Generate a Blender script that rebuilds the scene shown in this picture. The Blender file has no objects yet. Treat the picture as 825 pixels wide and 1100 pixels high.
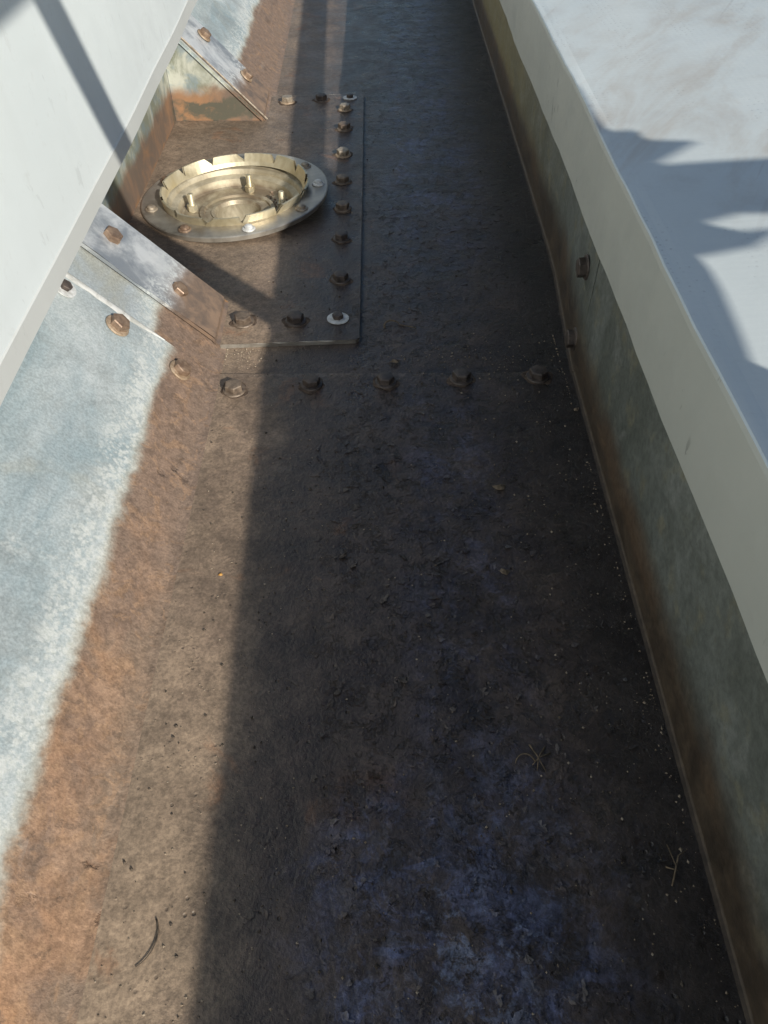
import bpy, bmesh, math, random
from mathutils import Vector, Matrix
random.seed(7)
H = 0.62                      # metres per layout unit
R = math.radians
scene = bpy.context.scene
COL = scene.collection

# ------------------------------------------------------------------ helpers
def V(x, y, z): return Vector((x*H, y*H, z*H))

def tag(o, label=None, cat=None, group=None, kind=None):
    if label: o['label'] = label
    if cat: o['category'] = cat
    if group: o['group'] = group
    if kind: o['kind'] = kind
    return o

def empty(name, loc, label, cat, group=None):
    o = bpy.data.objects.new(name, None); COL.objects.link(o)
    o.location = V(*loc); o.empty_display_size = 0.02
    return tag(o, label, cat, group)

def obj(name, bm, mat, parent=None, smooth=False, origin=None):
    """bm holds world coordinates (metres); vertices are made local to the parent."""
    off = Vector((0, 0, 0))
    if parent is not None: off = Vector(parent.location)
    elif origin is not None: off = V(*origin)
    for v in bm.verts: v.co -= off
    bmesh.ops.recalc_face_normals(bm, faces=bm.faces)
    me = bpy.data.meshes.new(name); bm.to_mesh(me); bm.free()
    if smooth:
        for p in me.polygons: p.use_smooth = True
    o = bpy.data.objects.new(name, me); COL.objects.link(o)
    me.materials.append(mat)
    if parent is not None: o.parent = parent
    elif origin is not None: o.location = off
    return o

def strip(bm, rows, close=False):
    """rows: list of lists of layout points of equal length -> quad sheet"""
    vr = [[bm.verts.new(V(*p)) for p in r] for r in rows]
    for a, b in zip(vr, vr[1:]):
        n = len(a)
        for i in range(n if close else n-1):
            j = (i+1) % n
            try: bm.faces.new((a[i], a[j], b[j], b[i]))
            except ValueError: pass
    return vr

def box(bm, x0, x1, y0, y1, z0, z1):
    vs = [bm.verts.new(V(x, y, z)) for z in (z0, z1) for y in (y0, y1) for x in (x0, x1)]
    for f in ((0,1,3,2),(4,5,7,6),(0,1,5,4),(2,3,7,6),(0,2,6,4),(1,3,7,5)):
        bm.faces.new([vs[i] for i in f])

def lathe(bm, prof, c, n=72, a0=0., a1=2*math.pi, tilt=None):
    closed = abs(a1-a0-2*math.pi) < 1e-6
    m = n if closed else n+1
    rows = []
    for r, z in prof:
        row = []
        for i in range(m):
            a = a0+(a1-a0)*i/n
            row.append((c[0]+r*math.cos(a), c[1]+r*math.sin(a), c[2]+z))
        rows.append(row)
    strip(bm, rows, close=closed)

def tube(bm, pts, rad, n=10, caps=True):
    pts = [Vector(p) for p in pts]
    rows = []
    up = Vector((0.13, 0.21, 0.97))
    for i, p in enumerate(pts):
        d = (pts[min(i+1, len(pts)-1)]-pts[max(i-1, 0)]).normalized()
        a = d.cross(up).normalized() if abs(d.dot(up)) < .98 else d.cross(Vector((1, 0, 0))).normalized()
        b = d.cross(a)
        r = rad(i/(len(pts)-1)) if callable(rad) else rad
        rows.append([tuple(p+(a*math.cos(t)+b*math.sin(t))*r) for t in [2*math.pi*k/n for k in range(n)]])
    vr = strip(bm, rows, close=True)
    if caps:
        bm.faces.new(vr[0]); bm.faces.new(list(reversed(vr[-1])))

# ------------------------------------------------------------------ shader helpers
class M:
    def __init__(s, name):
        s.mat = bpy.data.materials.new(name); s.mat.use_nodes = True
        s.nt = s.mat.node_tree; s.nt.nodes.clear()
        s.out = s.n('ShaderNodeOutputMaterial')
        g = s.n('ShaderNodeNewGeometry')
        v = s.n('ShaderNodeVectorMath', operation='SCALE'); v.inputs['Scale'].default_value = 1/H
        s.l(g.outputs['Position'], v.inputs[0]); s.P = v.outputs[0]
        x = s.n('ShaderNodeSeparateXYZ'); s.l(s.P, x.inputs[0])
        s.X, s.Y, s.Z = x.outputs
    def n(s, t, **k):
        a = s.nt.nodes.new(t)
        for q, w in k.items(): setattr(a, q, w)
        return a
    def l(s, a, b): s.nt.links.new(a, b)
    def put(s, sock, val):
        if isinstance(val, bpy.types.NodeSocket): s.l(val, sock)
        elif isinstance(val, (tuple, list)):
            sock.default_value = tuple(val)+(1,) if (sock.type == 'RGBA' and len(val) == 3) else tuple(val)
        else: sock.default_value = val
    def scl(s, v, k):
        a = s.n('ShaderNodeVectorMath', operation='MULTIPLY'); s.put(a.inputs[0], v); a.inputs[1].default_value = k
        return a.outputs[0]
    def noise(s, scale, det=4, rough=.55, dist=0., vec=None):
        a = s.n('ShaderNodeTexNoise'); s.l(vec or s.P, a.inputs['Vector'])
        a.inputs['Scale'].default_value = scale; a.inputs['Detail'].default_value = det
        a.inputs['Roughness'].default_value = rough; a.inputs['Distortion'].default_value = dist
        return a.outputs['Fac']
    def vor(s, scale, feature='F1', vec=None, rnd=1., out='Distance'):
        a = s.n('ShaderNodeTexVoronoi', feature=feature); s.l(vec or s.P, a.inputs['Vector'])
        a.inputs['Scale'].default_value = scale; a.inputs['Randomness'].default_value = rnd
        return a.outputs[out]
    def mr(s, v, a, b, c=0., d=1., t='SMOOTHSTEP'):
        q = s.n('ShaderNodeMapRange', interpolation_type=t, clamp=True) if t != 'LINEAR' else s.n('ShaderNodeMapRange', clamp=True)
        s.put(q.inputs['Value'], v)
        for k, w in (('From Min', a), ('From Max', b), ('To Min', c), ('To Max', d)): s.put(q.inputs[k], w)
        return q.outputs['Result']
    def m(s, op, a, b=0., c=0.):
        q = s.n('ShaderNodeMath', operation=op); s.put(q.inputs[0], a); s.put(q.inputs[1], b)
        if op == 'MULTIPLY_ADD': s.put(q.inputs[2], c)
        return q.outputs[0]
    def mul(s, *a):
        r = a[0]
        for b in a[1:]: r = s.m('MULTIPLY', r, b)
        return r
    def add(s, *a):
        r = a[0]
        for b in a[1:]: r = s.m('ADD', r, b)
        return r
    def mix(s, f, a, b, mode='MIX'):
        q = s.n('ShaderNodeMix', data_type='RGBA', blend_type=mode)
        s.put(q.inputs[0], f); s.put(q.inputs[6], a); s.put(q.inputs[7], b)
        return q.outputs[2]
    def band(s, v, a0, a1, b0, b1):
        return s.mul(s.mr(v, a0, a1), s.mr(v, b0, b1, 1., 0.))
    def done(s, col, rough=.6, metal=0., height=None, bump=.5, dist=.001, spec=.5):
        b = s.n('ShaderNodeBsdfPrincipled')
        s.put(b.inputs['Base Color'], col); s.put(b.inputs['Roughness'], rough); s.put(b.inputs['Metallic'], metal)
        s.put(b.inputs['Specular IOR Level'], spec)
        if height is not None:
            k = s.n('ShaderNodeBump'); k.inputs['Strength'].default_value = bump; k.inputs['Distance'].default_value = dist
            s.l(height, k.inputs['Height']); s.l(k.outputs[0], b.inputs['Normal'])
        s.l(b.outputs[0], s.out.inputs['Surface'])
        return s.mat

# ---- gutter sole: brown dirty coating, dust and painted sun contrast at the left, blue flaking paint lower right
def mat_floor(name, plate=False):
    s = M(name)
    n1 = s.noise(3.1, 6, .6, .4); n2 = s.noise(14, 6, .65); n3 = s.noise(60, 5, .7); n4 = s.noise(230, 3, .6)
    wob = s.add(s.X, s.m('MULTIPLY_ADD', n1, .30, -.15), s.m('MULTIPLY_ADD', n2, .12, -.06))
    dust = s.mul(s.mr(wob, -.16, -.26), s.mr(s.Y, 2.9, 2.2, .75, 1.))  # tan dust; its edge also paints the contrast of sunlit and shaded floor
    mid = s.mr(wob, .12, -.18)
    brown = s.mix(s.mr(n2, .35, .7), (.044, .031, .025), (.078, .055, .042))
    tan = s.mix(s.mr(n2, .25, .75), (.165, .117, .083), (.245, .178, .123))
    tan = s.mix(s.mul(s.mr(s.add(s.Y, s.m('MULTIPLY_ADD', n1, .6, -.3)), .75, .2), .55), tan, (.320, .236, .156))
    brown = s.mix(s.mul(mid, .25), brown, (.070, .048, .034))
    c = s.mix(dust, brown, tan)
    # far stretch is greyer and smoother
    c = s.mix(s.mul(s.mr(s.Y, 1.3, 2.6), .45), c, (.098, .081, .070))
    c = s.mix(s.mul(s.band(s.Y, 1.308, 1.319, 1.326, 1.331), s.mr(n3, .35, .6), .5), c, (.17, .13, .10))
    # pale dust along the left crease
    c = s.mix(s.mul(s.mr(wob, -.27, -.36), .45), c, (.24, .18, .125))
    rustn = s.mul(s.mr(s.noise(7.7, 5, .6, .6), .60, .70), s.mr(wob, .2, -.2), .45)
    c = s.mix(rustn, c, (.22, .105, .05))
    # flakes of old coating
    fl = s.noise(24, 10, .70, .35); fl2 = s.noise(48, 9, .72, .2)
    right = s.mr(wob, -.12, .06)
    flreg = s.mul(right, s.mr(s.noise(2.3, 3), .36, .56))
    flake = s.mul(s.mr(fl, .56, .575), flreg)
    flake2 = s.mul(s.mr(fl2, .575, .59), flreg)
    c = s.mix(s.mul(flake, .55), c, (.024, .021, .021))
    c = s.mix(s.mul(flake2, .45), c, (.095, .085, .092))
    # blue paint, plus bluish sky sheen put into the colour
    if not plate:
        by = s.add(s.Y, s.m('MULTIPLY_ADD', n1, .5, -.25))
        dx = s.m('SUBTRACT', s.X, .10); dy = s.mul(s.m('SUBTRACT', s.Y, .24), .8)
        rad = s.add(s.m('SQRT', s.add(s.mul(dx, dx), s.mul(dy, dy))), s.m('MULTIPLY_ADD', n1, .20, -.10), s.m('MULTIPLY_ADD', n2, .10, -.05))
        breg = s.mr(rad, .25, .09); core = s.mr(rad, .11, .03)
        bmid = s.mul(s.band(s.X, .00, .10, .16, .26), s.band(s.Y, .4, .6, 1.1, 1.35), .42)
        far_sheen = s.mul(s.band(s.X, -.02, .08, .22, .38), s.mr(s.Y, 1.5, 2.2), .75)  # sky sheen painted blue on the far floor
        bn = s.noise(11, 8, .70, .7); bl = s.add(s.mul(s.mr(bn, .40, .66), .40), s.mul(s.mr(bn, .525, .55), .35), s.mul(s.mr(s.noise(37, 6, .68, .9), .54, .56), .30))
        blue = s.mul(s.m('MINIMUM', s.add(breg, bmid, far_sheen), 1.), s.m('MINIMUM', bl, 1.))
        c = s.mix(s.mul(blue, .85), c, s.mix(s.mr(n3, .35, .65), (.052, .056, .098), (.125, .140, .240)))
        pale = s.mul(s.m('MAXIMUM', core, s.mul(breg, .25)), s.mr(s.noise(34, 8, .74, .4), .50, .60))
        c = s.mix(s.mul(pale, .6), c, (.21, .245, .35))
        rp = s.mul(s.band(s.X, -.12, -.02, .0, .06), s.band(s.Y, .36, .40, .42, .47), s.mr(n2, .42, .58))
        c = s.mix(s.mul(rp, .55), c, (.11, .055, .030))
    # darker towards the right corner; sandy grit and dark pits
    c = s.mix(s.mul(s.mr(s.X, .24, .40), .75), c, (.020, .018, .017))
    grain = s.mr(n4, .3, .7)
    c = s.mix(.24, c, s.mix(grain, (.0, .0, .0), (1, 1, 1)), 'OVERLAY')
    c = s.mix(.30, c, s.mix(s.mr(n3, .3, .7), (.1, .1, .1), (.9, .9, .9)), 'OVERLAY')
    c = s.mix(.30, c, s.mix(s.mr(s.noise(5.5, 5, .65, .5), .3, .7), (.1, .1, .1), (.9, .9, .9)), 'OVERLAY')
    dot = s.vor(95); dm = s.mul(s.mr(dot, .16, .06), s.mr(s.noise(11, 3), .5, .62))
    c = s.mix(s.mul(dm, .30), c, (.30, .23, .16))
    pit = s.mul(s.mr(s.vor(60, rnd=1.), .20, .07), s.mr(s.noise(23, 2), .52, .64))
    c = s.mix(s.mul(pit, .45), c, (.03, .024, .02))
    h = s.add(s.mul(n3, .32), s.mul(n4, .20), s.mul(n2, .6), s.mul(flake, -1.1), s.mul(flake2, .9), s.mul(pit, -.5), s.mul(dm, .4)); h = s.mul(h, s.m('MULTIPLY_ADD', dust, -.62, 1.))
    ro = s.mr(n2, .3, .7, .26, .46)
    ro = s.add(ro, s.mul(dust, .22))
    return s.done(c, ro, 0., h, 1., .0032, .6)

# ---- left sloping side: rust at the foot, white fringe, blue grey zinc above
def mat_slope(name, foot=.080, brown=False):
    s = M(name)
    n1 = s.noise(4.5, 5, .6, .5); n2 = s.noise(19, 6, .65, .3); n3 = s.noise(75, 4, .7); n4 = s.noise(240, 2, .6)
    zz = s.add(s.Z, s.m('MULTIPLY_ADD', n1, .048, -.024), s.m('MULTIPLY_ADD', n2, .016, -.008), s.m('MULTIPLY_ADD', n3, .005, -.0025))
    sm = s.scl(s.P, (3.2, 1.1, 3.2))
    cloud = s.noise(2.6, 5, .6, .7, sm)
    zinc = s.mix(s.mr(cloud, .32, .66), (.33, .405, .425), (.53, .575, .57))
    zinc = s.mix(s.mul(s.mr(n2, .52, .72), .35), zinc, (.30, .325, .32))
    zinc = s.mix(s.mul(s.mr(s.noise(5.3, 4, .6, 1.2), .55, .72), .45), zinc, (.42, .40, .32))
    rust = s.mix(s.mr(n2, .34, .64), (.205, .142, .105), (.310, .205, .138))
    rust = s.mix(s.mul(s.mr(s.noise(8.5, 4, .6, .5), .50, .72), .7), rust, (.37, .205, .105))
    rust = s.mix(s.mul(s.mr(s.noise(12.7, 4, .6, .5), .52, .74), .6), rust, (.17, .135, .105))
    if brown: rust = s.mix(.55, rust, (.20, .145, .105))
    zinc = s.mix(s.mul(s.band(zz, foot+.02, foot+.05, foot+.09, foot+.16), s.mr(s.noise(7, 6, .66, .5), .42, .62), .6), zinc, (.28, .305, .30))
    c = s.mix(s.mr(zz, foot-.009, foot+.009), rust, zinc)
    fr = s.m('MINIMUM', s.add(s.band(zz, foot+.001, foot+.010, foot+.030, foot+.060), s.mul(s.mr(zz, foot+.03, foot+.06), s.mr(s.noise(6, 4, .6), .56, .68), .6)), 1.)
    c = s.mix(s.mul(fr, s.mr(s.add(s.noise(42, 9, .76, .4), s.mul(s.vor(120), -.25)), .30, .48), .72), c, (.70, .72, .68))
    c = s.mix(s.mul(s.band(zz, foot-.010, foot, foot+.004, foot+.016), .32), c, (.38, .33, .22))
    lapz = s.mul(s.band(s.Y, 1.324, 1.330, 1.46, 1.50), s.mr(zz, foot, foot+.05))
    c = s.mix(s.mul(lapz, .8), c, s.mix(s.mr(cloud, .38, .6), (.40, .40, .35), (.40, .45, .48)))
    # long scratches
    scv = s.scl(s.P, (16, .55, 16)); sc = s.mul(s.mr(s.noise(2.2, 2, .4, .15, scv), .665, .69), s.mr(s.noise(2.7, 3), .5, .58))
    c = s.mix(s.mul(sc, .2), c, (.62, .64, .60))
    # dusty foot meeting the sole
    c = s.mix(s.mul(s.mr(s.add(zz, s.m('MULTIPLY_ADD', n2, .03, -.015)), .042, .006), .9), c, (.225, .165, .118))
    pv = s.add(s.vor(22), s.m('MULTIPLY_ADD', n3, .3, -.15)); pit = s.mul(s.mr(pv, .30, .16), s.mr(s.noise(6, 2), .56, .64), s.mr(zz, foot-.01, foot-.03))
    c = s.mix(s.mul(pit, .8), c, (.10, .065, .045))
    low = s.mr(zz, foot+.006, foot-.006)
    c = s.mix(s.mul(low, s.mr(s.add(s.Y, s.m('MULTIPLY_ADD', n1, .3, -.15)), .55, .95), .7), c, (.21, .150, .115))
    c = s.mix(s.mul(low, s.mr(s.Y, .65, .35), s.mr(s.noise(7, 6, .68, .5), .42, .62), .5), c, (.38, .215, .12))
    c = s.mix(s.mul(low, s.mr(s.noise(33, 6, .7, .8), .52, .60), .5), c, (.34, .215, .13))
    c = s.mix(s.mul(low, s.mr(s.noise(21, 6, .7, .6), .57, .62), .5), c, (.13, .092, .068))
    c = s.mix(s.m('MULTIPLY_ADD', low, .2, .06), c, s.mix(s.mr(n3, .3, .7), (.1, .1, .1), (.9, .9, .9)), 'OVERLAY')
    c = s.mix(.14, c, s.mix(s.mr(n4, .3, .7), (0, 0, 0), (1, 1, 1)), 'OVERLAY')
    h = s.add(s.mul(n3, .5), s.mul(n4, .25), s.mul(n2, .5), s.mul(fr, n3, .4), s.mul(pit, -1.))
    isz = s.mr(zz, foot, foot+.02)
    return s.done(c, s.mr(n2, .3, .7, .45, .68), s.mul(isz, .18), s.mul(h, s.m('MULTIPLY_ADD', low, .6, .4)), .8, .0020, .4)

def mat_wall():
    s = M('upright_zinc')
    n1 = s.noise(3.2, 5, .6, .5); n2 = s.noise(17, 5, .65); n3 = s.noise(90, 3, .7)
    zz = s.add(s.Z, s.m('MULTIPLY_ADD', n1, .06, -.03), s.m('MULTIPLY_ADD', n2, .02, -.01))
    st = s.noise(3.5, 4, .6, .3, s.scl(s.P, (1, 1.6, .9)))
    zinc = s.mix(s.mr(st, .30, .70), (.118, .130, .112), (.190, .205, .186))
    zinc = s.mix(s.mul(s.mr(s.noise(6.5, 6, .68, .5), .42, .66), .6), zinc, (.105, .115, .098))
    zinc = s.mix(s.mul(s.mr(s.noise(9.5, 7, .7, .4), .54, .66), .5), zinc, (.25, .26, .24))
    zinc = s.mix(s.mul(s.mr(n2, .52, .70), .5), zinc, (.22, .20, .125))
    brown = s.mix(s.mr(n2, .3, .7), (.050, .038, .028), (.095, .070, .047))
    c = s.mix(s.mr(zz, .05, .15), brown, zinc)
    c = s.mix(s.mul(s.band(zz, .04, .065, .085, .13), s.mr(s.noise(4, 4, .6), .42, .62), .55), c, (.14, .088, .052))
    c = s.mix(s.mul(s.mr(s.Y, 1.6, 3.2), s.band(zz, .07, .11, .2, .30), .6), c, (.30, .24, .10))
    c = s.mix(s.mul(s.mr(s.Z, .013, .008), .35), c, (.12, .095, .075))
    c = s.mix(.22, c, s.mix(s.mr(n3, .3, .7), (.1, .1, .1), (.9, .9, .9)), 'OVERLAY')
    h = s.add(s.mul(n3, .4), s.mul(n2, .7))
    return s.done(c, s.mr(n2, .3, .7, .42, .62), .12, h, .6, .0016, .4)

def mat_sumpwall():
    s = M('sump_side_zinc')
    n1 = s.noise(4.2, 5, .6, .6); n2 = s.noise(16, 6, .65, .3); n3 = s.noise(80, 3, .7)
    zz = s.add(s.Z, s.m('MULTIPLY_ADD', n1, .09, -.045), s.m('MULTIPLY_ADD', n2, .06, -.03))
    st = s.noise(6, 6, .68, .5, s.scl(s.P, (1.6, 1.6, .9)))
    rust = s.mix(s.mr(st, .38, .62), (.165, .125, .098), (.27, .17, .11))
    zinc = s.mix(s.mr(st, .40, .60), (.22, .235, .18), (.50, .51, .44))
    zinc = s.mix(s.mul(s.mr(n2, .50, .64), .6), zinc, (.20, .27, .31))
    rust = s.mix(s.mul(s.mr(n1, .52, .66), .7), rust, (.36, .19, .09))
    c = s.mix(s.mr(zz, .095, .135), rust, zinc)
    c = s.mix(s.mul(s.band(zz, .012, .028, .080, .090), s.mr(n2, .34, .56), s.mr(s.Y, 2.66, 2.69)), c, (.105, .098, .072))
    c = s.mix(s.mul(s.mr(zz, .02, .0), .6), c, (.36, .19, .085))
    h = s.add(s.mul(n3, .4), s.mul(n2, .7))
    return s.done(c, .6, .08, h, .4, .0014, .4)

def mat_strap():
    s = M('new_zinc_flange')
    n1 = s.noise(5, 5, .6, .8); n2 = s.noise(22, 6, .68, .4); n3 = s.noise(95, 3, .7)
    zz = s.add(s.Z, s.m('MULTIPLY_ADD', n1, .07, -.035), s.m('MULTIPLY_ADD', n2, .05, -.025))
    bright = s.mix(s.mr(s.noise(8, 6, .66, .4), .36, .62), (.30, .325, .35), (.74, .75, .74))  # zinc patches with white highlights put into the colour
    low = s.mix(s.mr(n2, .35, .65), (.165, .125, .10), (.29, .20, .14))
    k = s.mr(zz, .085, .135)
    c = s.mix(k, low, bright)
    c = s.mix(s.mul(s.band(zz, .10, .12, .135, .165), s.mr(n3, .45, .62)), c, (.70, .72, .70))
    h = s.add(s.mul(n3, .5), s.mul(n2, .6))
    return s.done(c, s.mr(n2, .3, .7, .42, .6), s.m('MULTIPLY_ADD', k, .3, .1), h, .3, .0012)

def mat_lap():
    s = M('sealant_smear')
    n2 = s.noise(30, 5, .7, .5)
    c = s.mix(s.mr(n2, .4, .6), (.46, .46, .42), (.66, .66, .63))
    return s.done(c, .7, 0, n2, .5, .0015)

def mat_panel(name, base, shade, mode):
    s = M(name)
    n1 = s.noise(1.6, 4, .6, .3); n2 = s.noise(26, 5, .7); n3 = s.noise(330, 2, .5)
    c = s.mix(s.mr(n1, .3, .7), base, shade)
    h = s.mul(n3, .3)
    if mode == 'roof':
        rv = s.scl(s.P, (1., 1., 1.))
        q = s.n('ShaderNodeMapping'); s.l(s.P, q.inputs['Vector']); q.inputs['Rotation'].default_value = (0, 0, R(-58))
        sm = s.noise(1.9, 6, .64, .5, s.scl(q.outputs[0], (1.3, 4.2, 1)))
        reg = s.band(s.Y, .9, 1.15, 1.7, 2.3)
        c = s.mix(s.mul(s.mr(sm, .44, .70), reg, .6), c, (.42, .37, .31))
        q2 = s.n('ShaderNodeMapping'); s.l(s.P, q2.inputs['Vector']); q2.inputs['Rotation'].default_value = (0, 0, R(-62))
        sc = s.mul(s.mr(s.noise(1.5, 2, .5, .1, s.scl(q2.outputs[0], (2., 45, 1))), .64, .69), s.mr(s.noise(3, 3), .5, .6))
        c = s.mix(s.mul(sc, .2), c, (.30, .27, .24))
        dots = s.mul(s.mr(s.vor(88, rnd=.35), .22, .10), s.mr(s.noise(5, 4), .44, .62))
        c = s.mix(s.mul(dots, .45), c, (.26, .27, .28))
        h = s.add(h, s.mul(s.vor(88, rnd=.35), .7))
        c = s.mix(s.mul(s.mr(s.noise(7, 5, .7), .52, .72), .30), c, (.42, .42, .40))
        c = s.mix(s.mul(s.mr(s.X, .395, .365), s.mr(s.noise(30, 5, .7), .56, .68), .22), c, (.30, .28, .26))
    else:
        c = s.mix(s.mul(s.mr(n2, .56, .74), .16), c, (.42, .42, .38))
        q = s.scl(s.P, (1, 22, 9)); sc = s.mul(s.mr(s.noise(2.4, 4, .6, .5, q), .61, .66), s.mr(s.noise(6, 3, .6), .54, .62), .6)
        c = s.mix(sc if mode == 'fascia' else s.mul(sc, .2), c, (.12, .12, .11))
        st = s.noise(3, 4, .6, .2, s.scl(s.P, (1, 4.5, .8)))
        c = s.mix(s.mul(s.mr(st, .48, .72), .18 if mode == 'fascia' else .05), c, (.46, .46, .42))
        h = s.add(h, s.mul(s.noise(3, 2), 2.5))
    return s.done(c, s.mr(n2, .3, .7, .32, .46), 0, h, .22, .0008, .5)

def mat_metal(name, a, b, rough=.4, metal=.8, sc=30, bump=.3):
    s = M(name)
    n1 = s.noise(sc, 5, .65, .3); n2 = s.noise(sc*6, 3, .6)
    c = s.mix(s.mr(n1, .33, .67), a, b)
    return s.done(c, s.mr(n1, .3, .7, rough-.08, rough+.14), metal, s.add(n1, s.mul(n2, .4)), bump, .0008)

def mat_plain(name, a, b, rough=.8, sc=40):
    s = M(name)
    n = s.noise(sc, 4, .6)
    return s.done(s.mix(s.mr(n, .35, .65), a, b), rough, 0, n, .4, .001, .3)

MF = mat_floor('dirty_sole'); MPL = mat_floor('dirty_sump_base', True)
MS = mat_slope('rusty_zinc_slope'); MS2 = mat_slope('brown_zinc_slope', .105, True)
MW = mat_wall(); MSW = mat_sumpwall(); MST = mat_strap(); MLAP = mat_lap()
MFACE = mat_panel('white_cladding', (.82, .875, .87), (.79, .845, .84), 'face')
MLIP = mat_panel('shaded_cladding_lip', (.68, .70, .675), (.64, .66, .635), 'face')  # same cladding, the darker shading of the lip put into its colour
MFAS = mat_panel('shaded_grey_fascia', (.46, .465, .415), (.42, .43, .385), 'fascia')  # edge colour darkened to deepen its shade
MROOF = mat_panel('white_roof_sheet', (.61, .655, .65), (.56, .605, .60), 'roof')
MBRASS = mat_metal('nickel_brass', (.58, .50, .33), (.72, .66, .50), .46, .75, 14)
def mat_bowl():
    s = M('dirty_shaded_brass')
    n1 = s.noise(18, 6, .65, .4); n2 = s.noise(90, 4, .6)
    c = s.mix(s.mr(n1, .33, .67), (.34, .29, .20), (.56, .50, .37))
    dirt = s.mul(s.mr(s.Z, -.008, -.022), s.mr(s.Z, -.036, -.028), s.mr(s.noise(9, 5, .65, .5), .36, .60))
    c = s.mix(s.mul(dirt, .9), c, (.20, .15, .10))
    c = s.mix(s.mr(s.Z, -.085, -.16), c, (.05, .035, .025))  # shade inside the hole painted in, darker with depth
    return s.done(c, s.mr(n1, .3, .7, .42, .62), .4, s.add(n1, s.mul(n2, .5)), .4, .001)
MBRASSD = mat_bowl()
MSTEEL = mat_metal('ring_steel', (.33, .30, .26), (.52, .49, .43), .42, .75, 12)
MRUSTB = mat_metal('rusty_bolt', (.19, .125, .085), (.33, .235, .165), .45, .35, 60)
MDARKB = mat_metal('dark_bolt', (.055, .043, .037), (.125, .10, .085), .5, .3, 60)  # dark tone also stands in for shade on the unlit floor bolts
MSHINB = mat_metal('zinc_bolt', (.24, .19, .14), (.43, .37, .29), .42, .4, 60)
MRUSTW = mat_metal('rusty_washer', (.27, .19, .12), (.42, .33, .24), .55, .2, 60)
MWHITE = mat_plain('white_washer', (.45, .45, .43), (.66, .67, .66), .5, 90)
MGRIT = mat_plain('pale_grit', (.16, .12, .08), (.40, .33, .25), .8, 200)
MGRITD = mat_plain('dark_grit', (.04, .032, .026), (.10, .08, .06), .8, 200)
MLEAF = mat_plain('dry_leaf', (.10, .075, .05), (.22, .17, .12), .85, 90)
MTWIG = mat_plain('dry_twig', (.10, .075, .05), (.20, .15, .10), .8, 90)
MORANGE = mat_plain('orange_scrap', (.50, .25, .06), (.62, .34, .10), .7, 90)
MTUBE = mat_metal('galvanised_tube', (.35, .36, .37), (.48, .49, .50), .42, .8, 9)
MCASTER = mat_plain('grey_caster', (.12, .13, .14), (.20, .21, .22), .8, 30)
MDECK = mat_plain('roof_gravel', (.22, .21, .19), (.34, .32, .29), .9, 3)

# ------------------------------------------------------------------ camera
cd = bpy.data.cameras.new('camera'); cam = bpy.data.objects.new('camera', cd); COL.objects.link(cam)
cam.location = V(0, 0, 1)
cam.rotation_euler = (R(90-47.1), 0, R(-0.43))
cd.sensor_fit = 'VERTICAL'; cd.sensor_height = 36; cd.lens = 36*826/1100
cd.clip_start = .01; cd.clip_end = 2000
scene.camera = cam

# ------------------------------------------------------------------ the setting
bm = bmesh.new(); strip(bm, [[(-900, -900, -1.2), (900, -900, -1.2)], [(-900, 900, -1.2), (900, 900, -1.2)]])
tag(obj('ground', bm, MDECK), kind='structure')

def frange(a, b, n): return [a+(b-a)*i/n for i in range(n+1)]
def xl(Y): return -.350 if Y < 1.3 else -.352-.016*(Y-1.3)      # foot of the sloping side
def xr(Y):                                                     # foot of the upright side
    if Y < 1.33: return .402+.009*Y
    return .414+.030*min(1., (Y-1.33)/.45)

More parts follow.
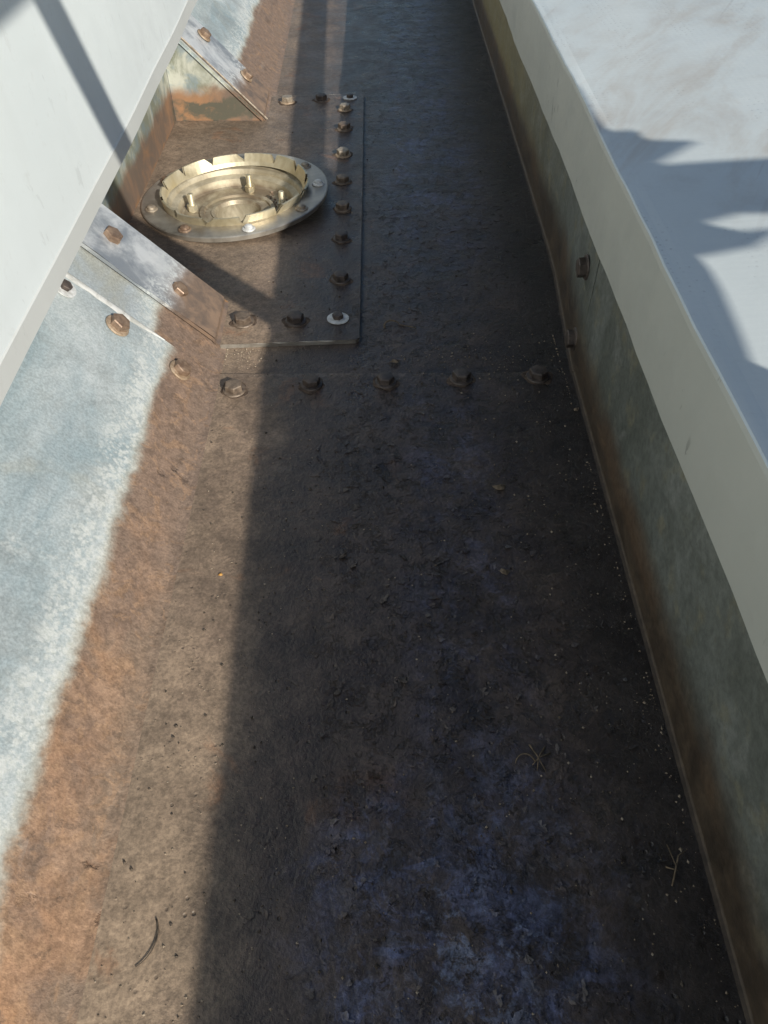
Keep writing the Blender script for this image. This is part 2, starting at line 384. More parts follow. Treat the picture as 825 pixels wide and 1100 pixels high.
def gutter(y0, y1, z, label, n, opening=None, top=.52, slope_mat=MS):
    t = empty('gutter_section', (0, (y0+y1)/2 if y1 < 3 else y0+1, z), label, 'gutter')
    ys = frange(y0, y1, n)
    wav = lambda x, y: .0016*math.sin(9*x+3*y)+.0012*math.sin(17*y-6*x)
    # sole
    bm = bmesh.new()
    def patch(xa, xb, ya, yb):
        yy = [y for y in ys if ya < y < yb]; yy = [ya]+yy+[yb]
        rows = [[(xa(y)+(xb(y)-xa(y))*k/14, y, z) for k in range(15)] for y in yy]
        strip(bm, rows)
    L = lambda y: xl(y)+.016; Rr = lambda y: xr(y)-.007
    if opening:
        a, b, xo = opening
        patch(L, Rr, y0, a); patch(lambda y: xo, Rr, a, b); patch(L, Rr, b, y1)
    else:
        patch(L, Rr, y0, y1)
        # folded end edge of the sheet
        strip(bm, [[(L(y1), y1, z), (Rr(y1), y1, z)], [(L(y1), y1+.001, z-.0055), (Rr(y1), y1+.001, z-.0055)]])
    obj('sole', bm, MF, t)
    # sloping side, with its bend
    bm = bmesh.new()
    def sl(ya, yb):
        yy = [ya]+[y for y in ys if ya < y < yb]+[yb]
        rows = []
        for y in yy:
            x = xl(y)
            rows.append([(x+.016, y, z), (x+.006, y, z+.0012), (x-.003, y, z+.0055), (x-.012, y, z+.0135)] +
                        [(x-k, y, z+k+.0008*math.sin(5*y+20*k)) for k in frange(.022, top, 14)])
        strip(bm, rows)
        if not opening:
            x = xl(yb)
            strip(bm, [[(x+.016, yb, z), (x-.012, yb, z+.0135), (x-top, yb, z+top)], [(x+.013, yb+.001, z-.005), (x-.016, yb+.001, z+.0095), (x-top-.004, yb+.001, z+top-.004)]])
    if opening: sl(y0, opening[0]); sl(opening[1], y1)
    else: sl(y0, y1)
    obj('sloping_side', bm, slope_mat, t, smooth=not opening is None)
    # upright side
    bm = bmesh.new(); rows = []
    for y in ys:
        x = xr(y)
        rows.append([(x-.007, y, z), (x-.002, y, z+.001), (x, y, z+.004)]+[(x+.0015*math.sin(4*y+9*k), y, z+k) for k in frange(.04, .47, 8)])
    strip(bm, rows)
    if not opening:
        x = xr(y1); strip(bm, [[(x-.007, y1, z), (x, y1, z+.004), (x, y1, z+.47)], [(x-.005, y1+.001, z-.004), (x+.004, y1+.001, z+.008), (x+.004, y1+.001, z+.47)]])
    obj('upright_side', bm, MW, t)
    return t

ZN = .0065
gutter(-1.6, 1.325, ZN, 'nearest length of rusty galvanised box gutter, overlapping the bolted seam', 40)
gutter(1.22, 9., 0., 'far length of brown dirty box gutter running beyond the bolted seam', 60, opening=(1.60, 2.695, -.14), slope_mat=MS2)

# pale sealant left along the lap on the slope
bm = bmesh.new(); rows = []
for k in frange(.085, .44, 44):
    w = (.017+.004*math.sin(23*k)+random.uniform(0, .003))*min(1., (k-.08)/.07)
    x = xl(1.32)-k; e = .0012
    rows.append([(x+.0002, 1.3262-w, ZN+k+.0003), (x+e*.7, 1.3262-w*.7, ZN+k+e*.7), (x+e, 1.3245, ZN+k+e), (x+e, 1.328, ZN+k-.001), (x-.001, 1.331, ZN+k-.006)])
strip(bm, rows)
tag(obj('sealant_bead', bm, MLAP, smooth=True, origin=(-.42, 1.325, .06)), 'pale smeared sealant bead along the sloping end of the seam', 'sealant')

# ------------------------------------------------------------------ left cladding
pl = empty('wall_cladding', (-.54, 0, .33), 'smooth off-white cladding panel rising beside the sloping gutter side, crossed by a pole shadow', 'cladding panel')
def lipx(y): return -.521-.016*max(0, y-1.0)+.0022*math.sin(4*y)+.0010*math.sin(11*y+1)
def lipz(y): return .324+.012*max(0, y-1.4)+.0012*math.sin(7*y)
ys = frange(-1.2, 6, 60)
bm = bmesh.new(); strip(bm, [[(lipx(y)-.020, y, lipz(y)-.006), (lipx(y)-.004, y, lipz(y)-.004), (lipx(y), y, lipz(y)), (lipx(y)-.001, y, lipz(y)+.036), (lipx(y)-.003, y, lipz(y)+.039)] for y in ys])
obj('edge_lip', bm, MLIP, pl)
bm = bmesh.new(); strip(bm, [[(lipx(y)-.003, y, lipz(y)+.039), (lipx(y)-.0035, y, lipz(y)+.043), (lipx(y)-.005, y, lipz(y)+.060)]+[(lipx(y)-.005-k*.06, y, lipz(y)+.060+k) for k in frange(.05, 1.05, 8)]+[(lipx(y)-.6, y, lipz(y)+1.13)] for y in ys])
obj('face_sheet', bm, MFACE, pl)

# ------------------------------------------------------------------ right roof panel
rp = empty('roof_panel', (.36, 0, .36), 'white roof panel with shaded grey edge along the right of the gutter, jagged shadow on top', 'roof panel')
ys = frange(-1.6, 6, 110)
def fx(y): return .36+.0016*math.sin(5*y)+.0011*math.sin(13*y+1)+.0006*math.sin(41*y)
def notch(y): return .006 if 1.385 < y < 1.40 else 0
bm = bmesh.new(); strip(bm, [[(fx(y)+.03, y, .358), (fx(y)+.004, y, .361), (fx(y), y, .365+.001*math.sin(8*y)-notch(y)), (fx(y)-.001, y, .43), (fx(y), y, .494), (fx(y)+.0015, y, .5)] for y in ys])
obj('edge_face', bm, MFAS, rp)
bm = bmesh.new(); strip(bm, [[(fx(y)+.0015, y, .5), (fx(y)+.0035, y, .5017), (fx(y)+.007, y, .5022), (fx(y)+.013, y, .5026)]+[(x, y, .502+(x-.37)*.087+.0012*math.sin(6*y+5*x)) for x in (.385, .45, .55, .7, .9, 1.2, 2., 3.2)] for y in ys])
obj('top_sheet', bm, MROOF, rp)

# ------------------------------------------------------------------ sump
CX, CY, CR = -.402, 2.128, .200
XS = -.672; YA, YB = 1.592, 2.70; ZP = .011
sp = empty('gutter_sump', (-.36, 2.16, 0), 'square sump box bolted into the gutter around the drain, brown and rusty inside', 'sump')
bm = bmesh.new()
outline = [(xl(1.45)+.004, 1.424), (-.052, 1.442), (-.044, 1.450), (-.046, 2.2), (-.050, 2.945), (xl(2.9)+.004, 2.925), (xl(2.7)+.004, YB), (XS, YB), (XS, YA), (xl(1.6)+.004, YA)]
ov = [bm.verts.new(V(x, y, ZP)) for x, y in outline]
oe = [bm.edges.new((ov[i], ov[(i+1) % len(ov)])) for i in range(len(ov))]
cv = [bm.verts.new(V(CX+CR*math.cos(2*math.pi*i/64), CY+CR*math.sin(2*math.pi*i/64), ZP)) for i in range(64)]
ce = [bm.edges.new((cv[i], cv[(i+1) % 64])) for i in range(64)]
bmesh.ops.triangle_fill(bm, use_beauty=True, edges=oe+ce)
obj('base_plate', bm, MPL, sp)
def skirt(pts, jag=.0012):
    fine = []
    for (x0, y0), (x1, y1) in zip(pts, pts[1:]):
        n = max(2, int(math.hypot(x1-x0, y1-y0)/.02))
        fine += [(x0+(x1-x0)*k/n, y0+(y1-y0)*k/n) for k in range(n)]
    fine.append(pts[-1]); b = bmesh.new()
    top = []; mid = []; bot = []
    for x, y in fine:
        j = random.uniform(-jag, jag)
        top.append((x, y, ZP+.0002)); mid.append((x+j*.5, y+j, ZP-.002)); bot.append((x+j, y+j*.5, .0005))
    strip(b, [top, mid, bot]); return b
obj('plate_edge', skirt([outline[0], outline[1], outline[2], outline[3], outline[4], outline[5]]), MSTEEL, sp)
for ya, yb in ((1.424, YA), (YB, 2.935)):
    bm = bmesh.new(); rows = []
    for y in frange(ya, yb, 4):
        x = xl(y); e = .011
        ts = frange(.016, .5, 24)
        jag = [(.0022*math.sin(31*k)+.0015*math.sin(67*k)) if y == ya and ya < 2 else 0 for k in ts]
        rows.append([(x+.004, y, ZP), (x-.004, y, ZP+.004)]+[(x-k+e, y+j, k+e) for k, j in zip(ts, jag)])
    strip(bm, rows)
    # turned edges
    y = ya; x = xl(y)
    strip(bm, [[(x+.004, y, ZP), (x-.004, y, ZP+.004)]+[(x-k+.011, y, k+.011) for k in frange(.016, .5, 12)], [(x+.002, y+.0025, ZP-.009), (x-.006, y+.0025, ZP-.003)]+[(x-k+.004, y+.0025, k+.004) for k in frange(.016, .5, 12)]])
    y = yb; x = xl(y)
    strip(bm, [[(x+.004, y, ZP), (x-.004, y, ZP+.004)]+[(x-k+.011, y, k+.011) for k in frange(.016, .5, 12)], [(x+.002, y-.001, ZP-.009), (x-.006, y-.001, ZP-.003)]+[(x-k+.004, y-.001, k+.004) for k in frange(.016, .5, 12)]])
    obj('slope_flange', bm, MST if ya < 2 else MST, sp)
bm = bmesh.new(); strip(bm, [[(XS+.0006*math.sin(9*y), y, z) for z in frange(ZP, .55, 8)] for y in frange(YA, YB, 16)])
obj('side_wall', bm, MSW, sp)
for y, s in ((YA, .003), (YB, .002)):
    bm = bmesh.new(); x = xl(y)
    xs = frange(XS, x+.003, 10)
    strip(bm, [[(q, y+s, ZP), (q, y+s, max(ZP+.0005, min(.6, x-q+.0145)))] for q in xs])
    obj('end_wall', bm, MSW, sp)
# bright folded edge at the far flange
bm = bmesh.new(); x = xl(YB)
tube(bm, [(x-k+.011, YB-.001, k+.0125) for k in frange(.004, .5, 20)], .0032, 6)
obj('folded_edge', bm, MSHINB, sp)

# ------------------------------------------------------------------ roof outlet
ro = empty('roof_outlet', (CX, CY, ZP), 'round golden metal drain outlet with castellated clamp ring and centre hole', 'drain outlet')
# loose lower flange ring, its left rim lying a little lower
TZ = lambda x, y: ZP+.002+.030*((x-CX)/.26+1)*.5
bm = bmesh.new(); rows = []
for r, dz in ((.196, 0), (.199, .004), (.230, .0045), (.259, .004), (.262, .002), (.260, -.010)):
    rows.append([(CX+r*math.cos(a), CY+r*math.sin(a), TZ(CX+r*math.cos(a), 0)+dz) for a in frange(0, 2*math.pi, 95)[:-1]])
strip(bm, rows, close=True)
obj('flange_ring', bm, MSTEEL, ro, smooth=False)
# castellated clamp ring: overlapping tabs with V notches
ZR = .013
bm = bmesh.new()
NT = 13
for i in range(NT):
    a0 = 2*math.pi*i/NT+.10; a1 = 2*math.pi*(i+1)/NT+.10
    g = .095+.035*math.sin(i*2.3); n = 7
    rows = [[], [], [], []]
    for k in range(n+1):
        f = k/n; ab = a0+(a1-a0)*f; at = a0+g+(a1-a0-g*1.25)*f
        lean = .004*math.sin(i*1.7)
        for j, (rr, zz, aa) in enumerate(((.200, .002, ab), (.203, .014, ab), (.207+lean, .033, at), (.202+lean, .0335, at))):
            rows[j].append((CX+rr*math.cos(aa), CY+rr*math.sin(aa), ZR+zz+.018*(math.cos(aa)*.5+.5)))
    strip(bm, rows)
    rows2 = [[], [], []]
    for k in range(n+1):
        f = k/n; ab = a0+(a1-a0)*f; at = a0+g+(a1-a0-g*1.25)*f
        for j, (rr, zz, aa) in enumerate(((.202+lean, .0335, at), (.195, .012, ab), (.190, .002, ab))):
            rows2[j].append((CX+rr*math.cos(aa), CY+rr*math.sin(aa), ZR+zz+.018*(math.cos(aa)*.5+.5)))
    strip(bm, rows2)
bmesh.ops.remove_doubles(bm, verts=bm.verts, dist=1e-5)
obj('clamp_ring', bm, MBRASS, ro)
bm = bmesh.new()
lathe(bm, [(.201, .012), (.196, .008), (.186, .006), (.182, .000), (.180, -.006), (.168, -.010), (.163, -.013), (.158, -.032), (.152, -.036), (.108, -.037), (.1065, -.0305), (.095, -.0305), (.0935, -.037), (.075, -.037), (.0745, -.033), (.067, -.033), (.0655, -.036)], (CX, CY, ZP), 96)
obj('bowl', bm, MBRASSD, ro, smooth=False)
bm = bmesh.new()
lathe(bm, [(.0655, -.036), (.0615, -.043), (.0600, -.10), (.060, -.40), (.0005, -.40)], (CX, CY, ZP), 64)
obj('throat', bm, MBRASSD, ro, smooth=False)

def hexprism(bm, c, r, z0, z1, rot=0, dome=True):
    ang = [rot+math.pi/3*k for k in range(6)]
    prof = [(r, z0), (r, z1-.10*r)] + ([(r*.90, z1), (r*.55, z1+.05*r)] if dome else [(r, z1)])
    rows = [[(c[0]+q*math.cos(a), c[1]+q*math.sin(a), c[2]+z) for a in ang] for q, z in prof]
    vr = strip(bm, rows, close=True); bm.faces.new(vr[-1])
for deg in (80, 178, 8, 272):
    a = R(deg); c = (CX+.128*math.cos(a), CY+.128*math.sin(a), ZP-.036)
    bm = bmesh.new(); lathe(bm, [(.012, 0), (.012, .003), (.0005, .003)], c, 20); hexprism(bm, c, .0145, .003, .018, deg, False)
    prof = []
    for k in range(11): prof += [(.0084, .018+k*.0030), (.0074, .0195+k*.0030)]
    if deg == 272: prof = prof[:4]
    prof += [(.006, prof[-1][1]+.001), (.0003, prof[-1][1]+.002)]
    lathe(bm, prof, c, 14)
    obj('stud', bm, MBRASS, ro)
for i, deg in enumerate((4, 36, -33, -74, -117, -160, 108, 155)):
    a = R(deg); x, y = CX+.234*math.cos(a), CY+.234*math.sin(a); z = TZ(x, y)+.0045
    bm = bmesh.new()
    lathe(bm, [(.0175, 0), (.0175, .002), (.0155, .004), (.0120, .0045), (.011, .009), (.007, .0115), (.0005, .0122)], (x, y, z), 20)
    obj('flange_screw', bm, (MWHITE, MSHINB, MSHINB, MWHITE, MRUSTB, MSHINB, MSHINB, MRUSTB)[i], ro)
bm = bmesh.new()
for k in range(70):
    a = R(random.uniform(-25, 55)); r = random.uniform(.10, .152); s = random.uniform(.0018, .0042)
    m = bmesh.ops.create_icosphere(bm, subdivisions=1, radius=s*H)
    bmesh.ops.translate(bm, verts=m['verts'], vec=V(CX+r*math.cos(a), CY+r*math.sin(a), ZP-.035))
    for v in m['verts']: v.co += Vector((random.uniform(-1, 1), random.uniform(-1, 1), random.uniform(-1, 1)))*s*H*.3
tag(obj('silt', bm, MRUSTB, ro), kind='stuff')

# ------------------------------------------------------------------ bolts
def bolt_meshes(mh, mw, white=False):
    b = bmesh.new(); hexprism(b, (0, 0, 0), .0195, .003, .0185)
    b2 = bmesh.new()
    if white: lathe(b2, [(.024, 0), (.024, .0022), (.012, .0030), (.0095, .0030)], (0, 0, 0), 28)
    else: lathe(b2, [(.0246, 0), (.0246, .0015), (.0232, .0038), (.017, .0050), (.010, .0052)], (0, 0, 0), 28)
    out = []
    for nm, q, m in (('head', b, mh), ('washer', b2, mw)):
        if white and nm == 'head':
            q.free(); q = bmesh.new(); hexprism(q, (0, 0, 0), .0125, .0025, .012)
        bmesh.ops.recalc_face_normals(q, faces=q.faces)
        me = bpy.data.meshes.new('bolt_'+nm); q.to_mesh(me); q.free(); me.materials.append(m); out.append((nm, me))
    return out
MDUSTB = mat_metal('dusty_bolt', (.10, .074, .056), (.215, .165, .122), .5, .25, 60)
MGRIME = mat_plain('bolt_grime', (.055, .038, .028), (.12, .085, .06), .8, 90)
KINDS = {'dusty': bolt_meshes(MDUSTB, MDUSTB), 'rust': bolt_meshes(MRUSTB, MRUSTW), 'dark': bolt_meshes(MDARKB, MDARKB), 'shiny': bolt_meshes(MSHINB, MRUSTW), 'white': bolt_meshes(MDARKB, MWHITE, True)}
GRIME = []
for q in range(4):
    b = bmesh.new(); rows = []; nn = 26; ph = [random.uniform(0, 6.28) for _ in range(3)]
    for f, z in ((.74, .0013), (.88, .0010), (1., .0001)):
        rows.append([((f*(.0295+.003*math.sin(2*a+ph[0])+.0025*math.sin(5*a+ph[1]))+random.uniform(-.0008, .0008))*math.cos(a), (f*(.0295+.003*math.sin(2*a+ph[0])+.0025*math.sin(5*a+ph[1])))*math.sin(a), z) for a in [2*math.pi*k/nn for k in range(nn)]])
    strip(b, rows, close=True); bmesh.ops.recalc_face_normals(b, faces=b.faces)
    me = bpy.data.meshes.new('bolt_grime'); b.to_mesh(me); b.free(); me.materials.append(MGRIME); GRIME.append(me)
def bolt(p, kind, label, group, ax='z', tilt=None):
    if tilt is None: tilt = random.uniform(-3, 3)
    t = empty('bolt', p, label, 'bolt', group)
    spin = Matrix.Rotation(random.uniform(0, 1.05), 4, 'Z')
    base = {'z': Matrix.Rotation(R(tilt), 4, 'X'), 's': Matrix.Rotation(R(45+tilt), 4, 'Y'), 'w': Matrix.Rotation(R(-90+tilt), 4, 'Y')}[ax]
    t.rotation_euler = (base @ spin).to_euler()
    t.scale = (random.uniform(.93, 1.05),)*3
    for nm, me in KINDS[kind]+([('grime', random.choice(GRIME))] if ax == 'z' and kind != 'white' else []):
        o = bpy.data.objects.new(nm, me); COL.objects.link(o); o.parent = t
    return t
g = 'bolts across the gutter seam'
for (x, y), k, lb in zip(((-.300, 1.269), (-.141, 1.286), (.013, 1.292), (.172, 1.303), (.334, 1.322-.012)), ('dusty', 'dark', 'dark', 'dark', 'dark'),
        ('dusty sunlit bolt on the floor end of the seam', 'dark bolt on the floor seam just inside the shadow edge', 'dark bolt in the middle of the floor seam', 'dark bolt on the floor seam, second from the right wall', 'dark bolt on the floor seam closest to the right wall')):
    bolt((x, y, ZN), k, lb, g)
e = .0045
for k, y, kd, lb in ((.056, 1.264, 'rust', 'rusty bolt at the foot of the sloping seam'), (.157, 1.270, 'rust', 'rusty bolt halfway up the sloping seam'), (.236, 1.276, 'white', 'bolt at the top of the sloping seam, half under the white cladding')):
    bolt((-.350-k+e, y, ZN+k-.006+e), kd, lb, g, 's')
g = 'bolts in the right gutter wall'
bolt((xr(1.414), 1.414, .200), 'dark', 'brown bolt high on the right gutter wall', g, 'w')
bolt((xr(1.384), 1.384, .050), 'dark', 'brown bolt low on the right gutter wall', g, 'w')
g = 'bolts around the sump flange'
bolt((-.439, 1.497, .098), 'rust', 'rusty bolt low on the bright sloping sump flange', g, 's')
bolt((-.557, 1.508, .216), 'rust', 'large rusty bolt high on the bright sloping sump flange', g, 's')
for (x, y), k, lb in (((-.309, 1.512), 'dusty', 'sunlit bolt on the near sump flange beside the slope'), ((-.190, 1.514), 'dark', 'dark bolt in the middle of the near sump flange'), ((-.094, 1.524), 'white', 'bolt with clean white washer at the near corner of the sump plate')):
    bolt((x, y, ZP), k, lb, g)
rowp = ((-.093, 1.694), (-.097, 1.896), (-.099, 2.065), (-.104, 2.236), (-.108, 2.424), (-.110, 2.628), (-.112, 2.796))
nm = ('first', 'second', 'third', 'fourth', 'fifth', 'sixth', 'seventh')
for i, (x, y) in enumerate(rowp):
    bolt((x, y, ZP), 'dark' if i < 2 else ('dusty' if i in (2, 3, 5) else 'shiny'), 'bolt in the row right of the drain, %s counted from the near end' % nm[i], g, tilt=random.uniform(-3, 3))
bolt((-.098, 2.905, ZP), 'white', 'bolt with white washer at the far right corner of the sump plate', g)
bolt((-.197, 2.885, ZP), 'dark', 'shaded bolt in the middle of the far sump flange', g)
bolt((-.314, 2.865, ZP), 'shiny', 'bright sunlit bolt on the far sump flange beside the slope', g)
bolt((-.446, 2.86, .096), 'rust', 'rusty bolt low on the far sloping sump flange', g, 's')
bolt((-.568, 2.858, .218), 'rust', 'rusty bolt high on the far sloping sump flange', g, 's')

# ------------------------------------------------------------------ litter
def scrap(name, cx, cy, z, size, mat, label, cat, n=9, lift=.25, group=None):
    bm = bmesh.new()
    ring = []
    for k in range(n):
        a = 2*math.pi*k/n; r = size*random.uniform(.45, 1.)
        ring.append(bm.verts.new(V(cx+r*math.cos(a), cy+r*math.sin(a)*.7, z+size*random.uniform(.05, lift))))
    c = bm.verts.new(V(cx, cy, z+size*.5))
    for k in range(n): bm.faces.new((ring[k], ring[(k+1) % n], c))
    return tag(obj(name, bm, mat, origin=(cx, cy, z)), label, cat, group)
scrap('orange_scrap', -.262, .784, ZN+.0005, .0065, MORANGE, 'tiny orange scrap on the sunlit gutter floor', 'litter')
scrap('leaf_scrap', .218, .98, ZN+.001, .017, MLEAF, 'grey crumpled leaf scrap on the shaded floor below the seam', 'leaf litter')
scrap('leaf_scrap', .205, .785, ZN+.001, .012, MLEAF, 'small flat leaf scrap on the shaded floor, middle right', 'leaf litter')
scrap('leaf_scrap', .395, 1.20, ZN+.001, .010, MLEAF, 'grey leaf scrap beside the right gutter wall', 'leaf litter')
scrap('leaf_scrap', .035, 1.37, .001, .016, MLEAF, 'brown leaf crumbs just beyond the floor seam', 'leaf litter')
def twig(pts, rad, mat, label, name='twig', cat='twig'):
    bm = bmesh.new()
    for q in pts: tube(bm, q, lambda t: rad*(1-.5*t), 6)
    return tag(obj(name, bm, mat, smooth=True, origin=pts[0][0]), label, cat)
def arc(cx, cy, r, a0, a1, z, n=14, lift=.004): return [(cx+r*math.cos(R(a0+(a1-a0)*i/n)), cy+r*math.sin(R(a0+(a1-a0)*i/n)), z+lift*math.sin(math.pi*i/n)) for i in range(n+1)]
twig([arc(-.298, .250, .036, 30, -62, ZN+.0012, lift=.0012)], .0011, MGRITD, 'thin dark curved sliver lying on the sunlit floor at the bottom left', 'curved_sliver', 'litter')
twig([arc(.030, 1.505, .018, 200, 20, .003)+[(.075, 1.502, .003), (.085, 1.498, .002)]], .0024, MTWIG, 'small hooked twig on the floor right of the sump plate')
twig([[(.212+.02*math.cos(a), .462+.02*math.sin(a)*1.2, ZN+.001), (.212, .462, ZN+.008), (.212-.012*math.cos(a+.4), .462-.02*math.sin(a), ZN+.002)] for a in (.4, .9, 2.0)]+[arc(.195, .455, .014, 20, 170, ZN+.001)], .0013, MTWIG, 'forked dry twig tuft on the dark floor near the bottom right')
twig([[(.352, .30, ZN+.001), (.360, .32, ZN+.010), (.357, .348, ZN+.004)], [(.357, .31, ZN+.001), (.365, .332, ZN+.012), (.376, .338, ZN+.01)], [(.350, .322, ZN+.001), (.362, .316, ZN+.007)]], .0012, MTWIG, 'fine dry grass stems at the foot of the right wall')

def grit(name, n, mat, label, fn, smin, smax):
    bm = bmesh.new()
    for k in range(n):
        x, y, z = fn(); s = smin+(smax-smin)*random.random()**3
        vs = []
        for q in ((1, 0, 0), (-1, 0, 0), (0, 1, 0), (0, -1, 0), (0, 0, .8), (0, 0, -.6)):
            w = Vector(q)*s*random.uniform(.6, 1.3); vs.append(bm.verts.new(V(x+w.x, y+w.y, z+w.z)))
        for f in ((0, 2, 4), (2, 1, 4), (1, 3, 4), (3, 0, 4), (2, 0, 5), (1, 2, 5), (3, 1, 5), (0, 3, 5)): bm.faces.new([vs[i] for i in f])
    return tag(obj(name, bm, mat), label, 'grit', kind='stuff')
def gp():
    while True:
        y = .1+2.6*random.random()**1.6
        x = random.uniform(-.33, .39)
        if random.random() < (.55 if x > 0 else .8 if x < -.15 else .4):
            z = ZN if y < 1.325 else (ZP if x < -.046 and y > 1.45 else 0)
            if z == ZP and math.hypot(x-CX, y-CY) < .27: continue
            return x, y, z+.0006
def gp2():
    r = random.random()
    if r < .20: x = random.gauss(.28, .07); y = random.uniform(.3, 1.5)
    elif r < .48: y = random.uniform(.15, 1.5); x = xr(y)-.008-abs(random.gauss(0, .018))
    elif r < .75: x = random.gauss(.22, .09); y = random.gauss(1.38, .05)
    else: x = random.gauss(-.29, .04); y = random.gauss(1.40, .03)
    x = max(-.335, min(.392, x))
    return x, y, (ZN if y < 1.325 else 0)+.0006
grit('pale_grit', 1700, MGRIT, 'pale sand grains scattered over the gutter floor', gp, .0005, .0021)
grit('seam_grit', 1000, MGRIT, 'pale crumbs gathered along the seam and right corner', gp2, .0005, .0028)
grit('dark_grit', 800, MGRITD, 'dark dirt crumbs scattered over the gutter floor', gp, .0006, .0032)

# curled paint flakes lifting off the old coating (nobody could count them)
bm = bmesh.new(); cnt = 0
while cnt < 1500:
    r_ = random.random()
    if r_ < .55: x = random.gauss(.12, .10); y = .12+.95*random.random()**1.3
    elif r_ < .85: x = random.uniform(-.15, .37); y = .12+1.15*random.random()
    else: x = random.uniform(0, .38); y = random.uniform(1.35, 2.2)
    if not -.19 < x < .38 or 1.29 < y < 1.36: continue
    cnt += 1
    z0 = (ZN if y < 1.33 else 0)+.0002
    sz = .0022+.0105*random.random()**2.2; p1 = random.uniform(0, 6.28); p2 = random.uniform(0, 6.28)
    n = random.randint(15, 22); a0 = random.uniform(0, 6.28); ta = random.uniform(0, 6.28); tl = random.uniform(.02, .30)*(1. if y < .85 else .5)
    asp = random.uniform(.35, 1.); ring = []
    for k in range(n):
        a = 2*math.pi*k/n+random.uniform(-.2, .2); rr = sz*(.72+.30*math.sin(2*a+p1)+.22*math.sin(5*a+p2)+random.uniform(-.12, .12))
        u, v = rr*math.cos(a), rr*math.sin(a)*asp
        px_, py_ = u*math.cos(a0)-v*math.sin(a0), u*math.sin(a0)+v*math.cos(a0)
        lift = max(0, px_*math.cos(ta)+py_*math.sin(ta))
        ring.append((x+px_, y+py_, z0+.0003+lift*tl*2))
    tv = [bm.verts.new(V(*p)) for p in ring]; c0 = bm.verts.new(V(x, y, z0+.0008))
    bv = [bm.verts.new(V(p[0], p[1], max(z0-.0004, p[2]-.0007))) for p in ring]
    for k in range(n):
        bm.faces.new((tv[k], tv[(k+1) % n], c0)); bm.faces.new((tv[k], bv[k], bv[(k+1) % n], tv[(k+1) % n]))
tag(obj('paint_flakes', bm, MF), 'brown and blue paint flakes lifting from the shaded gutter floor', 'paint flakes', kind='stuff')

# ------------------------------------------------------------------ unseen rail, pole and sheet added to cast shadows, right of the frame
SUN = Vector((1., -1.57, 1.))          # towards the sun (layout units per unit height)
gr = empty('shadow_rail', (.97, -1.57, .55), 'unseen tube guard rail added to cast the long floor shadow', 'guard rail')  # out of view, added for the shadow band along the floor
bm = bmesh.new(); tube(bm, [(.955, -2.2, 1.1), (.941, -1.57, 1.1), (.811, 2.49, 1.1), (.780, 3.4, 1.1)], .042, 20)
obj('rail', bm, MTUBE, gr, smooth=True)
for y in (-2.0, 3.1):
    bm = bmesh.new(); x = .942-.0313*(y+1.57); tube(bm, [(x, y, .5), (x, y, 1.08)], .04, 16); obj('post', bm, MTUBE, gr, smooth=True)
po = empty('shadow_pole', (.985, .03, .56), 'unseen leaning pole added to cast the bar shadow on the cladding', 'pole')  # out of view, added for the bar shadow across cladding and sump
F = Vector((-.318, 1.63, 0)); B1 = F+SUN*1.18; G = Vector((-.551, 1.505, .64)); B2 = G+SUN*1.35
d = (B2-B1)/(B2.z-B1.z)
bm = bmesh.new(); tube(bm, [tuple(B1+d*(.56-B1.z)), tuple(B1), tuple(B2), tuple(B1+d*2.2)], .036, 18)
obj('tube', bm, MTUBE, po, smooth=True)
A1 = Vector((-.545, 1.05, .712))+SUN*1.30; A2 = Vector((-.545, 1.40, .716))+SUN*1.30
dd = (A2-A1)/(A2-A1).length
bm = bmesh.new(); tube(bm, [tuple(A1-dd*.3), tuple(A2+dd*.1)], .036, 18); obj('shadow_arm', bm, MTUBE, po, smooth=True)  # unseen arm added for the shadow in the top left corner

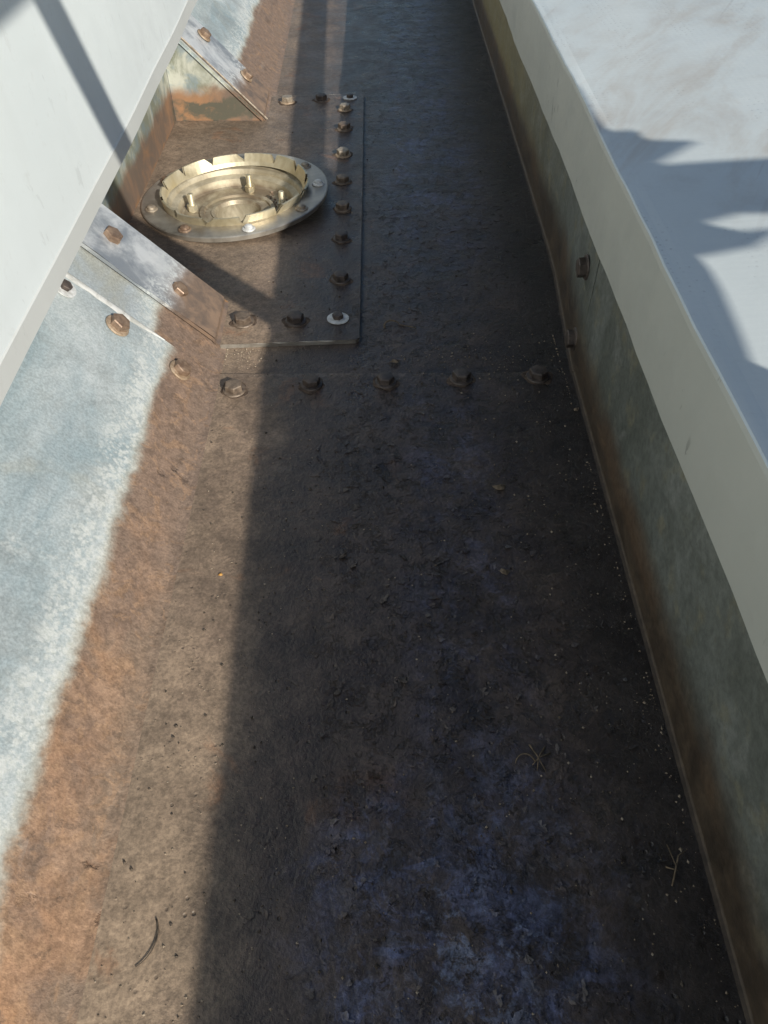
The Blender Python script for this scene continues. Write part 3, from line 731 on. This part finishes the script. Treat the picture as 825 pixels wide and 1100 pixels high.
# added sheet, cut back from the jagged shadow wanted on the roof panel
SHADOW_OUTLINE = [(.30, 1.62), (.366, 1.517), (.369, 1.375), (.378, 1.312), (.423, 1.305), (.426, 1.265), (.505, 1.242), (.420, 1.172), (.496, 1.168), (.66, 1.155), (.66, .992), (.539, .992), (.487, 1.000), (.435, .982), (.475, .955), (.545, .955), (.512, .938), (.478, .912), (.405, .898), (.41, .866), (.411, .819), (.405, .717), (.395, .613), (.384, .493), (.34, .40), (.28, .42), (.28, 1.), (.28, 1.62)]
N = Vector((1, -1.57, 0)).normalized(); CC = 1.0
bm = bmesh.new(); tv = []
for x, y in SHADOW_OUTLINE:
    p = Vector((x, y, .502+(x-.37)*.087)); k = (CC-N.dot(p))/N.dot(SUN)
    q = p+SUN*k; tv.append(bm.verts.new(V(*q)))
te = [bm.edges.new((tv[i], tv[(i+1) % len(tv)])) for i in range(len(tv))]; bmesh.ops.triangle_fill(bm, use_beauty=True, edges=te)
tp = obj('shadow_sheet', bm, MCASTER, origin=(1.5, -.5, 1.6)); tag(tp, 'unseen ragged grey sheet added to cast the jagged roof shadow', 'shadow_sheet')

# ------------------------------------------------------------------ light
el = math.asin(SUN.z/SUN.length)
sd = bpy.data.lights.new('sun', 'SUN'); so = bpy.data.objects.new('sun', sd); COL.objects.link(so)
sd.energy = 5.2; sd.angle = R(.4); sd.color = (1, .95, .86)
so.rotation_euler = SUN.to_track_quat('Z', 'Y').to_euler(); so.location = (3, -4, 3)
w = bpy.data.worlds.new('World'); scene.world = w; w.use_nodes = True
nt = w.node_tree; bg = nt.nodes['Background']
sky = nt.nodes.new('ShaderNodeTexSky'); sky.sky_type = 'NISHITA'; sky.sun_disc = False
sky.sun_elevation = el; sky.sun_rotation = math.atan2(SUN.x, SUN.y)
hs = nt.nodes.new('ShaderNodeHueSaturation'); hs.inputs['Saturation'].default_value = 1.25
nt.links.new(sky.outputs[0], hs.inputs['Color']); nt.links.new(hs.outputs[0], bg.inputs[0]); bg.inputs[1].default_value = .086
scene.render.engine = 'CYCLES'
scene.view_settings.view_transform = 'Standard'; scene.view_settings.look = 'None'; scene.view_settings.exposure = 0
